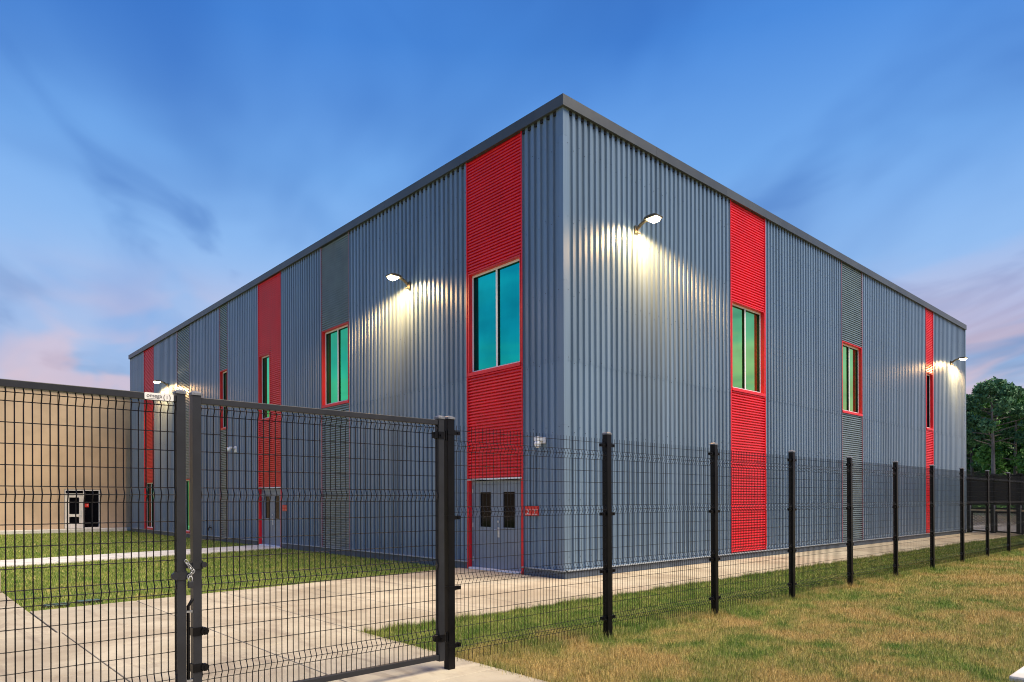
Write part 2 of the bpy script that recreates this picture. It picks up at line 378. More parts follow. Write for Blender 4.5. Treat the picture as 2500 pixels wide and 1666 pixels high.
def window(side, s0, s1, z0, z1, panes, gl):
    """recessed window: red reveal, white frame, black glazing pocket, tinted panes"""
    f = MB(); w = .055
    for a, b_, c, d_ in ((s0, s1, z0, z0+w), (s0, s1, z1-w, z1), (s0, s0+w, z0+w, z1-w), (s1-w, s1, z0+w, z1-w)): wb(f, side, a, b_, -.165, -.11, c, d_)
    fo = f.build('window', 'white', bld)
    g_ = MB()
    i0, i1, j0, j1 = s0+w+.001, s1-w-.001, z0+w+.001, z1-w-.001; th = .006
    for a, b_, c, d_ in ((i0, i1, j0, j0+th), (i0, i1, j1-th, j1), (i0, i0+th, j0+th, j1-th), (i1-th, i1, j0+th, j1-th)): wb(g_, side, a, b_, -.200, -.116, c, d_)
    g_.build('gasket', 'gasket', fo)
    t = .03
    for a, b_, c, d_ in ((s0-t, s0-.001, z0-.05, z1+t), (s1+.001, s1+t, z0-.05, z1+t), (s0, s1, z1+.001, z1+t)):
        r_ = MB(); wb(r_, side, a, b_, -.18, .004, c, d_); r_.build('reveal', 'redtrim', fo)
    q = MB(); wb(q, side, s0-t, s1+t, -.16, .022, z0-.085, z0-.004); q.build('sill', 'redtrim', fo)
    cw = (s1-s0-2*w)/panes
    for i in range(panes):
        p = MB(); wb(p, side, s0+w+i*cw+.008, s0+w+(i+1)*cw-.008, -.167, -.157, z0+w+.008, z1-w-.008); p.build('pane', gl, fo)
    for i in range(1, panes):
        c = s0+w+i*cw
        p = MB(); wb(p, side, c-.032, c+.032, -.119, -.112, z0+w+.001, z1-w-.001); p.build('mullion', 'white', fo)
        p = MB(); wb(p, side, c-.030, c+.030, -.168, -.120, z0+w+.001, z1-w-.001); p.build('mullion_core', 'gasket', fo)
def ddoor(side, s0, s1, zt):
    """double steel door with vision lites, set back between red jambs"""
    f = MB(); w = .055
    for a, b_ in ((s0, s0+w), (s1-w, s1)): wb(f, side, a, b_, -.15, -.095, 0, zt)
    wb(f, side, s0+w, s1-w, -.15, -.095, zt-.09, zt)
    fo = f.build('door', 'door', bld)
    for a, b_ in ((s0-.03, s0-.001), (s1+.001, s1+.03)):
        j = MB(); wb(j, side, a, b_, -.16, .006, .0, zt+.02); j.build('jamb', 'redtrim', fo)
    q = MB(); wb(q, side, s0-.03, s1+.03, -.10, .03, zt+.022, zt+.055); q.build('drip_cap', 'white', fo)
    q = MB(); wb(q, side, s0+.02, s1-.02, -.15, .03, 0.003, .045); q.build('threshold', 'white', fo)
    mid = (s0+s1)/2
    for kx, (a, b_) in enumerate(((s0+w+.004, mid-.003), (mid+.003, s1-w-.004))):
        lc = (a+b_)/2 + (.10 if kx else -.10)*-.2; lw = .21
        z0, z1 = 1.06, 1.92
        lf = MB(); dd = (-.148, -.104)
        wb(lf, side, a, lc-lw, *dd, .05, zt-.095); wb(lf, side, lc+lw, b_, *dd, .05, zt-.095)
        wb(lf, side, lc-lw, lc+lw, *dd, .05, z0); wb(lf, side, lc-lw, lc+lw, *dd, z1, zt-.095); lo = lf.build('leaf', 'door', fo)
        p = MB(); wb(p, side, lc-lw, lc+lw, -.135, -.125, z0, z1); p.build('lite', 'darkglass', fo)
        p = MB()
        for e0, e1, c0, c1 in ((lc-lw-.02, lc-lw, z0-.02, z1+.02), (lc+lw, lc+lw+.02, z0-.02, z1+.02), (lc-lw, lc+lw, z0-.02, z0), (lc-lw, lc+lw, z1, z1+.02)): wb(p, side, e0, e1, -.104, -.097, c0, c1)
        p.build('lite_frame', 'door', fo)
        hs_ = s0+w if kx == 0 else s1-w
        for hz in (.25, 1.1, 1.95):
            p = MB(); p.tube([wp(side, hs_, -.088, hz-.06), wp(side, hs_, -.088, hz+.06)], .011, 8); p.build('hinge', 'steel', fo)
    h = MB(); c = mid-.06
    wb(h, side, c-.03, c+.03, -.104, -.090, .82, 1.06); h.tube([wp(side, c, -.09, 1.0), wp(side, c, -.04, 1.0), wp(side, c+.11, -.04, 1.0)], .011, 8)
    h.tube([wp(side, c, -.095, 1.20), wp(side, c, -.075, 1.20)], .028, 12); h.build('handle', 'steel', fo)
    return fo

STR_L = [(1.32, 3.35, 'red'), (9.32, 11.20, 'grey_strip'), (14.41, 16.47, 'red'), (19.75, 20.70, 'grey_strip'), (24.72, 26.64, 'grey_strip'), (30.70, 32.55, 'red')]
STR_R = [(6.93, 8.92, 'red'), (14.51, 16.38, 'grey_strip'), (23.56, 24.56, 'red')]
for side, strips, end in (('L', STR_L, LEN-.12), ('R', STR_R, DEP-.12)):
    a = .11
    for s0, s1, m in strips:
        cladding(side, a, s0-.012); screws(side, a, s0-.012); a = s1+.012
    cladding(side, a, end); screws(side, a, end)
    for s0, s1, m in strips: trims(side, s0, s1, .0 if (side, s0) in (('L', 1.32), ('L', 14.41)) else .18, m='redtrim' if m == 'red' else 'mauvetrim', hw=.016 if m == 'red' else .011)
WZ0, WZ1 = 4.925, 7.39
def upper(side, s0, s1, m, gl, panes=2, below=.18):
    hpanel(side, s0+.016, s1-.016, WZ1+.03, FB+.05, m); window(side, s0+.075, s1-.075, WZ0, WZ1, panes, gl)
    hpanel(side, s0+.016, s1-.016, below, WZ0-.085, m)
upper('L', 1.32, 3.35, 'red', 'teal', 2, 2.26); ddoor('L', 1.37, 3.30, 2.20)
upper('L', 9.32, 11.20, 'grey_strip', 'green')
hpanel('L', 14.426, 15.40, 2.26, FB+.05, 'red'); hpanel('L', 15.40, 16.454, WZ1+.03, FB+.05, 'red'); hpanel('L', 15.40, 16.454, 2.26, WZ0-.085, 'red')
window('L', 15.435, 16.40, WZ0, WZ1, 1, 'green'); ddoor('L', 14.46, 16.42, 2.20)
upper('L', 19.75, 20.70, 'grey_strip', 'green', 1)
for s0, s1, m in (STR_L[4], STR_L[5]):
    hpanel('L', s0+.016, s1-.016, 2.82, FB+.05, m); window('L', s0+.075, s1-.075, .27, 2.79, 2, 'green')
upper('R', 6.93, 8.92, 'red', 'lime'); upper('R', 14.51, 16.38, 'grey_strip', 'lime'); upper('R', 23.56, 24.56, 'red', 'darkglass', 1)
for side, strips, end in (('L', STR_L, LEN-.12), ('R', STR_R, DEP-.12)):      # black strips added as painted shade under the fascia, seen between the ribs
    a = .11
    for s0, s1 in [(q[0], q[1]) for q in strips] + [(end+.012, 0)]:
        q = MB(); wb(q, side, a, s0-.014, -.044, -.003, FB-.075, FB+.02); q.build('shade_strip', 'gasket', bld); a = s1+.014
# plinth and base flashing, interrupted by the doors
for side, spans in (('L', [(-.012, 1.32), (3.35, 14.41), (16.47, LEN)]), ('R', [(.012, DEP)])):
    for a, e in spans:
        MBp = MB(); wb(MBp, side, a, e, -.05, -.012 if side == 'L' else -.012, -.1, .158); MBp.build('plinth', 'slate_dark', bld)
        q = MB(); wb(q, side, a if a > .1 else (-.046 if side == 'L' else .0), e, -.045, .046, .160, .183); q.build('base_flashing', 'ledge', bld)
MB().box(0, .05, .0, .05, -.1, .157).build('plinth', 'slate_dark', bld)
# corner trim in lengths, fascia in lengths with seams
for z0, z1 in ((.185, 3.35), (3.353, 6.515), (6.518, 9.66), (9.663, FB+.05)):
    b = MB(); b.box(-.010, .11, -.010, -.004, z0, z1); b.box(-.010, -.004, -.004, .11, z0, z1); b.build('corner_trim', 'slate', bld)
b = MB(); b.box(DEP-.13, DEP+.008, -.012, -.003, .185, FB+.05); b.box(DEP+.001, DEP+.008, -.003, .2, .185, FB+.05); b.build('corner_trim', 'slate', bld)
b = MB(); b.box(-.012, -.003, LEN-.13, LEN+.008, .185, FB+.05); b.box(-.003, .2, LEN+.001, LEN+.008, .185, FB+.05); b.build('corner_trim', 'slate', bld)
n = 10
for i in range(n):
    e = .0025; a0 = i*LEN/n; a1 = (i+1)*LEN/n
    MB().box(-.075, .12, (a0+e if i else -.075), a1-e+(.075 if i == n-1 else 0), FB, HT).build('fascia', 'fascia', bld)
    MB().box(DEP-.1, DEP+.075, a0+e if i else .0, a1-e+(.07 if i == n-1 else 0), FB, HT-.003).build('fascia', 'fascia', bld)
n = 9
for i in range(n):
    e = .0025; a0 = i*DEP/n; a1 = (i+1)*DEP/n
    MB().box(a0+e if i else .1205, a1-e-(.1 if i == n-1 else 0), -.075, .12, FB, HT).build('fascia', 'fascia', bld)
    MB().box(a0+e if i else .1205, a1-e-(.1 if i == n-1 else 0), LEN-.1, LEN+.075, FB, HT-.003).build('fascia', 'fascia', bld)

# ---------------------------------------------------------------- wall lamps
def lamp(side, s, zm, label, rise=.06, power=195):
    root = thing('wall_lamp', wp(side, s, 0, zm), label, 'wall lamp', 'lit wall lamps on the metal building')
    b = MB(); wb(b, side, s-.055, s+.055, .004, .055, zm-.13, zm+.07); wb(b, side, s-.05, s+.05, .055, .13, zm-.13, zm-.112); b.build('wall_mount', 'lampbody', root, bevel=.006)
    path = [(.05, -.02), (.10, .015), (.17, .065), (.26, .105), (.36, .12)]
    b = MB()
    b.tube([wp(side, s, q, zm+h) for q, h in path], [.036, .040, .042, .040, .036], 10); b.build('arm', 'lampbody', root, True)
    # flat tapering head
    hd = MB(); zc = zm+rise+.065
    prof = [(.32, -.03), (.36, .028), (.48, .046), (.64, .036), (.72, .0), (.72, -.03)]
    hd.prism(prof, -.13, .13, lambda u, v, t: wp(side, s+t, u, zc+v)); ho = hd.build('lamp_head', 'lampbody', root, bevel=.012)
    ln = MB()
    for j in range(1): ln.prism([(.40, -.031), (.68, -.031), (.62, -.095), (.46, -.095)], -.10, .10, lambda u, v, t: wp(side, s+t, u, zc+v))
    ln.build('lens', 'lens', root)
    L = bpy.data.lights.new('lamp_light', 'SPOT'); L.energy = power; L.color = (1.0, .55, .20); L.spot_size = math.radians(172); L.spot_blend = .35; L.shadow_soft_size = .07
    lo = bpy.data.objects.new('lamp_light', L); COL.objects.link(lo); lo.parent = root
    lo.location = Vector(wp(side, 0, .57, zc-zm-.125)); 
    tgt = Vector(wp(side, 0, -.10, -1.0)); lo.rotation_euler = tgt.to_track_quat('-Z', 'Y').to_euler()
    return root
lamp('R', 2.53, 8.26, 'lit wall lamp on right wall between building corner and wide red strip')
lamp('L', 5.91, 7.78, 'lit wall lamp between grey strip and red strip with teal window')
lamp('L', 28.06, 7.78, 'lit wall lamp on left wall beside the farthest red strip')
lamp('R', 27.10, 8.30, 'lit wall lamp at far end of right wall past narrow red strip')

# ---------------------------------------------------------------- security cameras, door plates, hose bib
def dome_camera(side, s, z):
    root = thing('security_camera', wp(side, s, 0, z), 'white security camera with hanging dome near the building corner', 'camera')
    b = MB(); wb(b, side, s-.09, s+.09, .006, .08, z-.02, z+.12); wb(b, side, s-.06, s+.06, .08, .26, z+.03, z+.12); b.build('bracket', 'white', root, bevel=.012)
    b = MB(); b.tube([wp(side, s, .20, z+.03), wp(side, s, .20, z-.02), wp(side, s, .20, z-.06)], [.05, .075, .075], 14); b.build('housing', 'white', root, True)
    b = MB(); b.tube([wp(side, s, .20, z-.06), wp(side, s, .20, z-.10), wp(side, s, .20, z-.125)], [.07, .055, .02], 14); b.build('dome', 'white', root, True)
dome_camera('L', .62, 3.0)
def bullet_camera(side, s, z):
    root = thing('security_camera', wp(side, s, 0, z), 'white bracketed security camera between red strip and narrow grey strip', 'camera')
    b = MB(); wb(b, side, s-.08, s+.08, .006, .06, z-.13, z+.13); b.build('bracket', 'white', root, bevel=.012)
    b = MB(); b.tube([wp(side, s, .05, z+.03), wp(side, s, .20, z+.06), wp(side, s-.05, .30, z+.05)], [.05, .045, .05], 10); b.build('arm', 'white', root, True)
    b = MB(); b.tube([wp(side, s-.02, .32, z+.06), wp(side, s-.02, .32, z-.01), wp(side, s-.02, .32, z-.10)], [.06, .085, .06], 12); b.build('housing', 'white', root, True)
bullet_camera('L', 18.79, 3.9)
def plate(side, s0, s1, z0, z1, label, chars, rot):
    root = thing('door_plate', wp(side, (s0+s1)/2, 0, z0), label, 'sign', 'red number plates beside the doors')
    m = (s0+s1)/2
    for a, b_, ch in ((s0, m-.004, chars[1]), (m+.004, s1, chars[0])):
        p = MB(); wb(p, side, a, b_, .004, .030, z0, z1); po = p.build('plate', 'signred', root, bevel=.004)
        p = MB(); wb(p, side, a+.02, b_-.02, .030, .033, z0+.032, z0+.044); p.build('print_line', 'signwhite', root)
        p = MB(); wb(p, side, a+.012, b_-.012, .030, .033, z1-.072, z1-.066); p.build('print_line', 'signwhite', root)
        if ch:
            me = text_mesh(ch, .14, 'signwhite', .001); o = bpy.data.objects.new('numeral', me); COL.objects.link(o); o.parent = root
            o.rotation_euler = rot; o.location = Vector(wp(side, (a+b_)/2, .031, z0+.085)) - root.location
    return root
RL = (math.pi/2, 0, -math.pi/2)
plate('L', .78, 1.22, 1.36, 1.58, 'pair of red number plates beside door nearest the building corner', ('2', '7'), RL)
plate('L', 13.86, 14.25, 1.36, 1.58, 'pair of red plates beside door at end of pale walk', ('', ''), RL)
hb = thing('hose_bib', (0, 21.75, .52), 'small dark hose bib low on wall beside narrow grey strip', 'hose bib')
b = MB(); b.tube([wp('L', 21.75, .0, .52), wp('L', 21.75, .02, .52)], .075, 14); b.build('flange', 'cap', hb)
b = MB(); b.tube([wp('L', 21.75, .02, .55), wp('L', 21.75, .12, .55), wp('L', 21.75, .15, .50), wp('L', 21.75, .15, .42)], .028, 8); b.build('spout', 'gasket', hb)
b = MB(); b.tube([wp('L', 21.75, .09, .55), wp('L', 21.75, .09, .63)], .012, 6); b.tube([wp('L', 21.75, .09, .62), wp('L', 21.75, .09, .64)], .045, 10); b.build('valve_wheel', 'gasket', hb)

# ---------------------------------------------------------------- tan building behind the courtyard
TY = 37.0
tan = thing('tan_building', (-18, TY, 0), 'low tan stucco building with dark coping behind the lawn', 'building')
jx = [-36, -30.2, -24.8, -19.3, -14.0, -8.9, -3.43, -.46, 3.0]
for i, (a, e) in enumerate(zip(jx[:-1], jx[1:])):
    if a < -3.2 < e or a < -1.3 < e:      # bay with the door opening
        x0, x1, zt = -3.13, -1.29, 2.48
        b = MB(); b.box(a+.016, max(a+.017, x0), TY, TY+.3, .17, 8.15); b.box(x0, x1, TY, TY+.3, zt, 8.15); b.box(x1, e-.016, TY, TY+.3, .17, 8.15)
    else:
        b = MB(); b.box(a+.016, e-.016, TY, TY+.3, .17, 8.15)
    b.build('wall_panel', 'tan', tan)
MB().box(-36, 3, TY+.29, TY+18, .0, 8.1).build('core', 'tanjoint', tan)
MB().box(-36.1, 3.1, TY-.06, TY+18.1, 8.152, 8.56).build('coping', 'fascia', tan)
MB().box(-36, 3, TY-.02, TY+.28, -.1, .165).build('footing', 'pale_concrete', tan)
fr = MB(); a, e, z0, z1 = -3.11, -1.31, .17, 2.46; m1 = -2.13
for q in ((a, e, z1-.06, z1), (a, a+.05, z0, z1-.06), (e-.05, e, z0, z1-.06), (m1-.035, m1+.035, z0, z1-.06), (a+.05, m1-.035, 2.16, 2.23), (m1+.035, e-.05, z0, z0+.06)): fr.box(q[0], q[1], TY-.015, TY+.14, q[2], q[3])
ed = fr.build('entrance', 'aluminium', tan)
lf = MB(); x0, x1 = a+.055, m1-.04; g0, g1 = x0+.18, x1-.20
for q in ((x0, g0, z0+.01, 2.15), (g1, x1, z0+.01, 2.15), (g0, g1, z0+.01, .45), (g0, g1, .86, 1.02), (g0, g1, 2.0, 2.15)): lf.box(q[0], q[1], TY+.01, TY+.12, q[2], q[3])
lf.build('leaf', 'aluminium', ed)
for q in ((g0, g1, .45, .86), (g0, g1, 1.02, 2.0), (a+.05, m1-.035, 2.23, z1-.06), (m1+.035, e-.05, z0+.06, z1-.06)):
    MB().box(q[0], q[1], TY+.098, TY+.104, q[2], q[3]).build('pane', 'darkglass', ed)
b = MB(); b.box(x1-.13, x1-.07, TY-.005, TY+.0095, .85, 1.22); b.tube([(x1-.1, TY+.0, 1.0), (x1-.1, TY-.04, 1.0), (x1-.22, TY-.04, 1.0)], .012, 8); b.build('handle', 'steel', ed)
pl = thing('door_plate', (-2.0, TY+.09, 1.44), 'red plate on dark sidelight glass of the tan building door', 'sign', 'red number plates beside the doors')
MB().box(-2.09, -1.87, TY+.075, TY+.096, 1.42, 1.63).build('plate', 'signred', pl)
for q in ((-1.98, -1.90, 1.55, 1.57), (-1.98, -1.91, 1.50, 1.515)): MB().box(q[0], q[1], TY+.071, TY+.0745, q[2], q[3]).build('print_line', 'signwhite', pl)

# ---------------------------------------------------------------- welded wire fence and double gate
FY = -4.69
CH = [2.265, 1.588, .90, .212]            # chevron heights
def wire_mesh(width, z_top, z_bot, chev, rad=.0034, hr=.0028, extra_top=True):
    """vertical wires with V bends, horizontal wires; local x along the fence, bulge toward -y"""
    b = MB(); nw = int(round(width/.05)); dep = .030; h = .055
    zs = [(z_top, 0)]
    for c in chev: zs += [(c+h, 0), (c, -dep), (c-h, 0)]
    zs.append((z_bot, 0)); zs = [q for q in zs if z_bot <= q[0] <= z_top]
    for i in range(nw+1):
        x = i*width/nw
        b.tube([(x, q[1], q[0]) for q in zs], rad, 4, False)
    hz = []
    for c in chev: hz += [(c+h, 0), (c, -dep), (c-h, 0)]
    for c in chev[:-1]:
        stp = ((c-h) - (chev[chev.index(c)+1]+h))/4
        hz += [(c-h-stp*j, 0) for j in (1, 2, 3)]
    if extra_top: hz.append((z_top-.05, 0))
    for z, y in hz:
        if z_bot-.001 <= z <= z_top: b.tube([(0, y+.005, z), (width, y+.005, z)], hr, 4, False)
    return b
PANEL = wire_mesh(2.40, 2.475, .06, CH).mesh('wire_mesh', 'wire')
def sqpost(h, s, m, z0=-.05):
    b = MB(); b.box(-s/2, s/2, -s/2, s/2, z0, h); return b.mesh('post', m)
def cap_mesh(s, m='cap'):
    b = MB(); e = s/2+.006
    b.box(-e, e, -e, e, 0, .018); k0 = len(b.v); e2 = e*.45
    b.quadbox([(-e, -e, .018), (e, -e, .018), (e, e, .018), (-e, e, .018), (-e2, -e2, .034), (e2, -e2, .034), (e2, e2, .034), (-e2, e2, .034)])
    return b.mesh('post_cap', m)
def clamp_mesh(sides=(-1, 1), s=.08):
    b = MB(); e = s/2+.005; hh = .022
    b.box(-e, e, -e, e, -hh, hh)
    for sd_ in sides:
        b.box(sd_*e, sd_*(e+.085), -.022, -.006, -.019, .019); b.box(sd_*e, sd_*(e+.085), .004, .020, -.019, .019)
        b.tube([(sd_*(e+.055), -.034, 0), (sd_*(e+.055), .028, 0)], .010, 6)
    return b.mesh('clamp', 'black')
PM = sqpost(2.53, .08, 'black'); CM = cap_mesh(.08); KM = clamp_mesh()
fence = thing('wire_fence', (-6.68, FY, 0), 'black welded wire mesh fence with square posts running beside the right wall', 'fence')
def add_post(root, x, km=KM, hgt=2.53, jit=0.0):
    p = share('post', PM, root, (x-root.location.x, 0, 0), (jit*.4, jit, 0)); share('cap', CM, p, (0, 0, hgt))
    for i, z in enumerate((2.395, CH[1]-.055, CH[2]-.085, CH[3]+.02)): share('clamp', km, p, (0, 0, z))
    return p
px_ = [-4.19+2.4933*i for i in range(12)]
for i, x_ in enumerate(px_): add_post(fence, x_, jit=math.radians(random.uniform(-.25, .25)))
K1 = clamp_mesh((1,)); K2 = clamp_mesh((-1,))
hp = add_post(fence, -6.68, K1)
for i in range(12):
    a = (-6.68 if i == 0 else px_[i-1])
    w = share('wire_mesh', PANEL, fence, (a+.047-fence.location.x, 0, random.uniform(-.006, .006))); w['kind'] = 'stuff'
# short run of the same fence on the other side of the gate
fence2 = thing('wire_fence', (-11.78, FY, 0), 'black welded wire mesh fence on lawnless side of the gate', 'fence')
for x_ in (-11.78, -14.27, -16.76): add_post(fence2, x_, K2 if x_ == -11.78 else KM)
for x_ in (-14.27, -16.76):
    w = share('wire_mesh', PANEL, fence2, (x_+.047-fence2.location.x, 0, 0)); w['kind'] = 'stuff'

def gate_leaf(xl, xr, label, hinge_right):
    root = thing('gate_leaf', ((xr if hinge_right else xl), FY, 0), label, 'gate', 'leaves of the black wire gate')
    s = .064; zt = 2.525; zb = .115; ox = root.location.x
    SM = MB().box(-s/2, s/2, -s/2, s/2, .10, zt).mesh('stile', 'charcoal'); CG = cap_mesh(s)
    for x_ in (xl+s/2, xr-s/2):
        st = share('stile', SM, root, (x_-ox, 0, 0)); share('cap', CG, st, (0, 0, zt))
    MB().box(xl+s+.001, xr-s-.001, FY-.025, FY+.025, 2.462, 2.512).build('top_rail', 'charcoal', root, bevel=.004)
    MB().box(xl+s+.001, xr-s-.001, FY-.025, FY+.025, .115, .165).build('bottom_rail', 'charcoal', root, bevel=.004)
    wm = wire_mesh(xr-xl-2*s-.01, 2.462, .165, [2.43, 1.756, 1.058, .362], .0042, .0034, False).mesh('wire_mesh', 'wire')
    w = share('wire_mesh', wm, root, (xl+s+.005-ox, .006, 0)); w['kind'] = 'stuff'
    hx = xr-s/2 if hinge_right else xl+s/2; sg = 1 if hinge_right else -1
    for z in (2.36, .33):
        b = MB(); b.box(hx-s/2-.006, hx+s/2+.006, FY-s/2-.006, FY+s/2+.006, z-.035, z+.035)
        b.box(hx-sg*.075, hx-sg*(s/2+.006), FY-.03, FY+.03, z-.03, z+.03)
        b.tube([(hx+sg*.062, FY-.025, z-.05), (hx+sg*.062, FY-.025, z+.05)], .013, 8)
        b.tube([(hx-.012, FY-.052, z), (hx-.012, FY-.036, z)], .012, 8)
        b.box(hx+sg*.062, hx+sg*.115, FY-.032, FY-.018, z-.02, z+.02); b.build('hinge', 'black', root)
    return root
gr = gate_leaf(-9.165, -6.765, 'black wire gate leaf carrying the drop rod, hinged on the fence post', True)
gl = gate_leaf(-11.69, -9.215, 'black wire gate leaf with white maker plate on its top rail', False)
# drop rod on the right leaf's free stile
sx = -9.165+.032
b = MB(); b.tube([(sx-.062, FY-.01, .02), (sx-.062, FY-.01, .60), (sx-.062, FY-.01, .90), (sx-.038, FY-.035, .955)], .0125, 8); b.build('drop_rod', 'black', gr, True)
for z in (.86, .33):
    b = MB(); b.box(sx-.079, sx-.033, FY-.026, FY+.006, z-.008, z+.008); b.build('rod_guide', 'galv', gr)
for z in (.70, .42):
    b = MB(); b.box(sx-.038, sx+.038, FY-.038, FY+.038, z-.032, z+.032); b.tube([(sx+.05, FY-.052, z), (sx+.05, FY-.020, z)], .030, 10); b.tube([(sx+.05, FY-.060, z), (sx+.05, FY-.052, z)], .011, 6); b.build('latch_clamp', 'black', gr)
b = MB(); b.box(sx-.038, sx+.038, FY-.038, FY+.038, 1.215-.032, 1.215+.032); b.tube([(sx+.045, FY-.056, 1.215), (sx+.045, FY-.036, 1.215)], .022, 10); b.box(sx-.085, sx-.038, FY-.03, FY-.018, 1.195, 1.235); b.build('latch_clamp', 'charcoal', gr)
lx = -9.215-.032
b = MB(); b.box(lx-.038, lx+.038, FY-.038, FY+.038, 1.14-.032, 1.14+.032); b.tube([(lx-.05, FY-.056, 1.14), (lx-.05, FY-.022, 1.14)], .028, 10); b.box(lx+.038, lx+.075, FY-.03, FY-.018, 1.12, 1.16); b.build('latch_clamp', 'charcoal', gl)
# chain and padlock holding the two leaves together
ck = thing('padlock_chain', (-9.19, FY-.05, 1.12), 'galvanised chain with padlock joining the two gate leaves', 'padlock')
def link(cx_, cz_, ang, flat, parent):
    pts = []
    for j in range(11):
        t = 2*math.pi*j/10; u = math.cos(t)*.011; v = math.sin(t)*.019
        du, dv = (u*math.cos(ang)-v*math.sin(ang)), (u*math.sin(ang)+v*math.cos(ang))
        pts.append((cx_+du, FY-.052+(u*.9 if flat else 0), cz_+dv))
    MB().tube(pts, .0038, 6, False).build('chain_link', 'galv', parent, True)
for j, (dx, dz) in enumerate(((-.028, .125), (-.016, .105), (-.004, .085), (.010, .068), (.016, .045), (.004, .028), (-.010, .015))): link(-9.19+dx, 1.12+dz, .6 if j < 4 else -.7, j % 2, ck)
b = MB(); b.box(-9.212, -9.172, FY-.070, FY-.044, 1.045, 1.095); b.build('lock_body', 'charcoal', ck, bevel=.005)
b = MB(); b.tube([(-9.205, FY-.057, 1.095), (-9.205, FY-.057, 1.120), (-9.198, FY-.057, 1.134), (-9.186, FY-.057, 1.134), (-9.179, FY-.057, 1.120), (-9.179, FY-.057, 1.095)], .004, 6); b.build('shackle', 'steel', ck, True)
# maker plate riveted to the left leaf's top rail
mp = thing('maker_plate', (-9.40, FY-.026, 2.487), 'small white maker plate with dark lettering on the gate top rail', 'sign')
b = MB(); pw, ph, cr = .100, .0255, .008
prof = []
for cxx, czz, a0 in ((pw-cr, ph-cr, 0), (-pw+cr, ph-cr, 90), (-pw+cr, -ph+cr, 180), (pw-cr, -ph+cr, 270)):
    for j in range(4): t = math.radians(a0+j*30); prof.append((cxx+cr*math.cos(t), czz+cr*math.sin(t)))
b.prism(prof, FY-.030, FY-.0265, lambda u, v, t: (-9.40+u, t, 2.487+v)); b.build('plate', 'signwhite', mp)
for txt, sz, dx, dz in (('omega', .040, -.034, .004), ('(', .050, .034, 0), ('I', .036, .054, -.001), (')', .050, .074, 0)):
    o = bpy.data.objects.new('lettering', text_mesh(txt, sz, 'signdark', .0006)); COL.objects.link(o); o.parent = mp
    o.rotation_euler = (math.pi/2, 0, 0); o.location = (dx, -.0052, dz)
MB().box(-9.485, -9.40, FY-.0312, FY-.0303, 2.468, 2.470).build('print_line', 'signdark', mp)

# ---------------------------------------------------------------- small things in the courtyard
bw = thing('seat_wall', (-10.6, 6.3, 0), 'low buff concrete seat wall at the edge of the lawn', 'seat wall')
b = MB(); b.prism([(-.24, 0), (.24, 0), (.24, .36), (.17, .43), (-.17, .43), (-.24, .36)], -12.4, -9.28, lambda u, v, t: (t, 6.15+u, v)); b.build('block', 'block', bw, bevel=.02)
for i, (x_, y_) in enumerate(((-8.80, 3.32), (-8.30, 3.46))):
    vb = thing('valve_box', (x_, y_, 0), ('green valve box lid at the very corner of the lawn', 'green valve box lid one step along from the lawn corner')[i], 'valve box', 'valve box lids in the lawn corner')
    MB().box(x_-.16, x_+.16, y_-.11, y_+.11, -.05, .012).build('lid', 'lid', vb, bevel=.01)
    MB().box(x_-.18, x_+.18, y_-.13, y_+.13, -.06, .004).build('rim', 'gasket', vb)
ps = tag(MB().box(-3.0, -1.2, -10.6, -8.62, -.1, .02).build('utility_pad', 'pale_concrete', bevel=.02), 'small pale concrete pad set in the dry lawn', 'concrete pad')
ps.rotation_euler = (0, 0, math.radians(0))

# ---------------------------------------------------------------- black chain-link screen fence beyond the far end
ca_ = Vector((31.35, .30, 0)); cd = Vector((-.54, -.842, 0)).normalized(); cn = Vector((cd.y, -cd.x, 0))
clf = thing('screen_fence', tuple(ca_), 'black chain-link fence with dark windscreen and pale timber rail past the building', 'fence')
def cp(t, o, z): q = ca_ + cd*t + cn*o; return (q.x, q.y, z)
def cbox(b, t0, t1, o0, o1, z0, z1): return b.quadbox([cp(t0, o0, z0), cp(t1, o0, z0), cp(t1, o1, z0), cp(t0, o1, z0), cp(t0, o0, z1), cp(t1, o0, z1), cp(t1, o1, z1), cp(t0, o1, z1)])
BAY = 1.48; NB = 5
for i in range(NB+1):
    b = MB(); cbox(b, i*BAY-.09, i*BAY+.09, -.09, .09, -.05, 2.95); b.build('post', 'black', clf)
for i in range(NB):
    t0, t1 = i*BAY+.095, (i+1)*BAY-.095
    b = MB(); cbox(b, t0, t1, -.02, .02, 1.42, 2.82); b.build('windscreen', 'screen', clf)
    b = MB(); cbox(b, t0, t1, -.03, .03, 2.83, 2.89); b.build('top_rail', 'black', clf)
    b = MB(); cbox(b, t0+.10, t1-.03, .05, .10, 1.10, 1.18); b.build('timber_rail', 'timber', clf)
    for q in ((t0, t1, -.04, .04, 1.00, 1.085), (t0, t1, -.04, .04, 1.20, 1.27), (t0, t1, -.03, .03, .02, .10), (t0+.08, t0+.13, -.03, .03, .1, 1.0)):
        b = MB(); cbox(b, *q); b.build('frame_bar', 'black', clf)
    b = MB(); cbox(b, t0+.01, t0+.06, .03, .08, .05, 1.4); b.build('gate_upright', 'galv', clf)
    b = MB(); st = .085; w = t1-t0-.14; hgt = .9
    nn = int((w+hgt)/st)
    for j in range(nn):
        for sg in (1, -1):
            u = j*st-hgt; p0 = max(0, -u); p1 = min(hgt, w-u)
            if p1-p0 > .02:
                A = (u+p0, p0); B = (u+p1, p1)
                if sg < 0: A = (w-A[0], A[1]); B = (w-B[0], B[1])
                b.tube([cp(t0+.14+A[0], .0, .1+A[1]), cp(t0+.14+B[0], .0, .1+B[1])], .009, 4, False)
    tag(b.build('chain_link', 'signwhite', clf), kind='stuff')

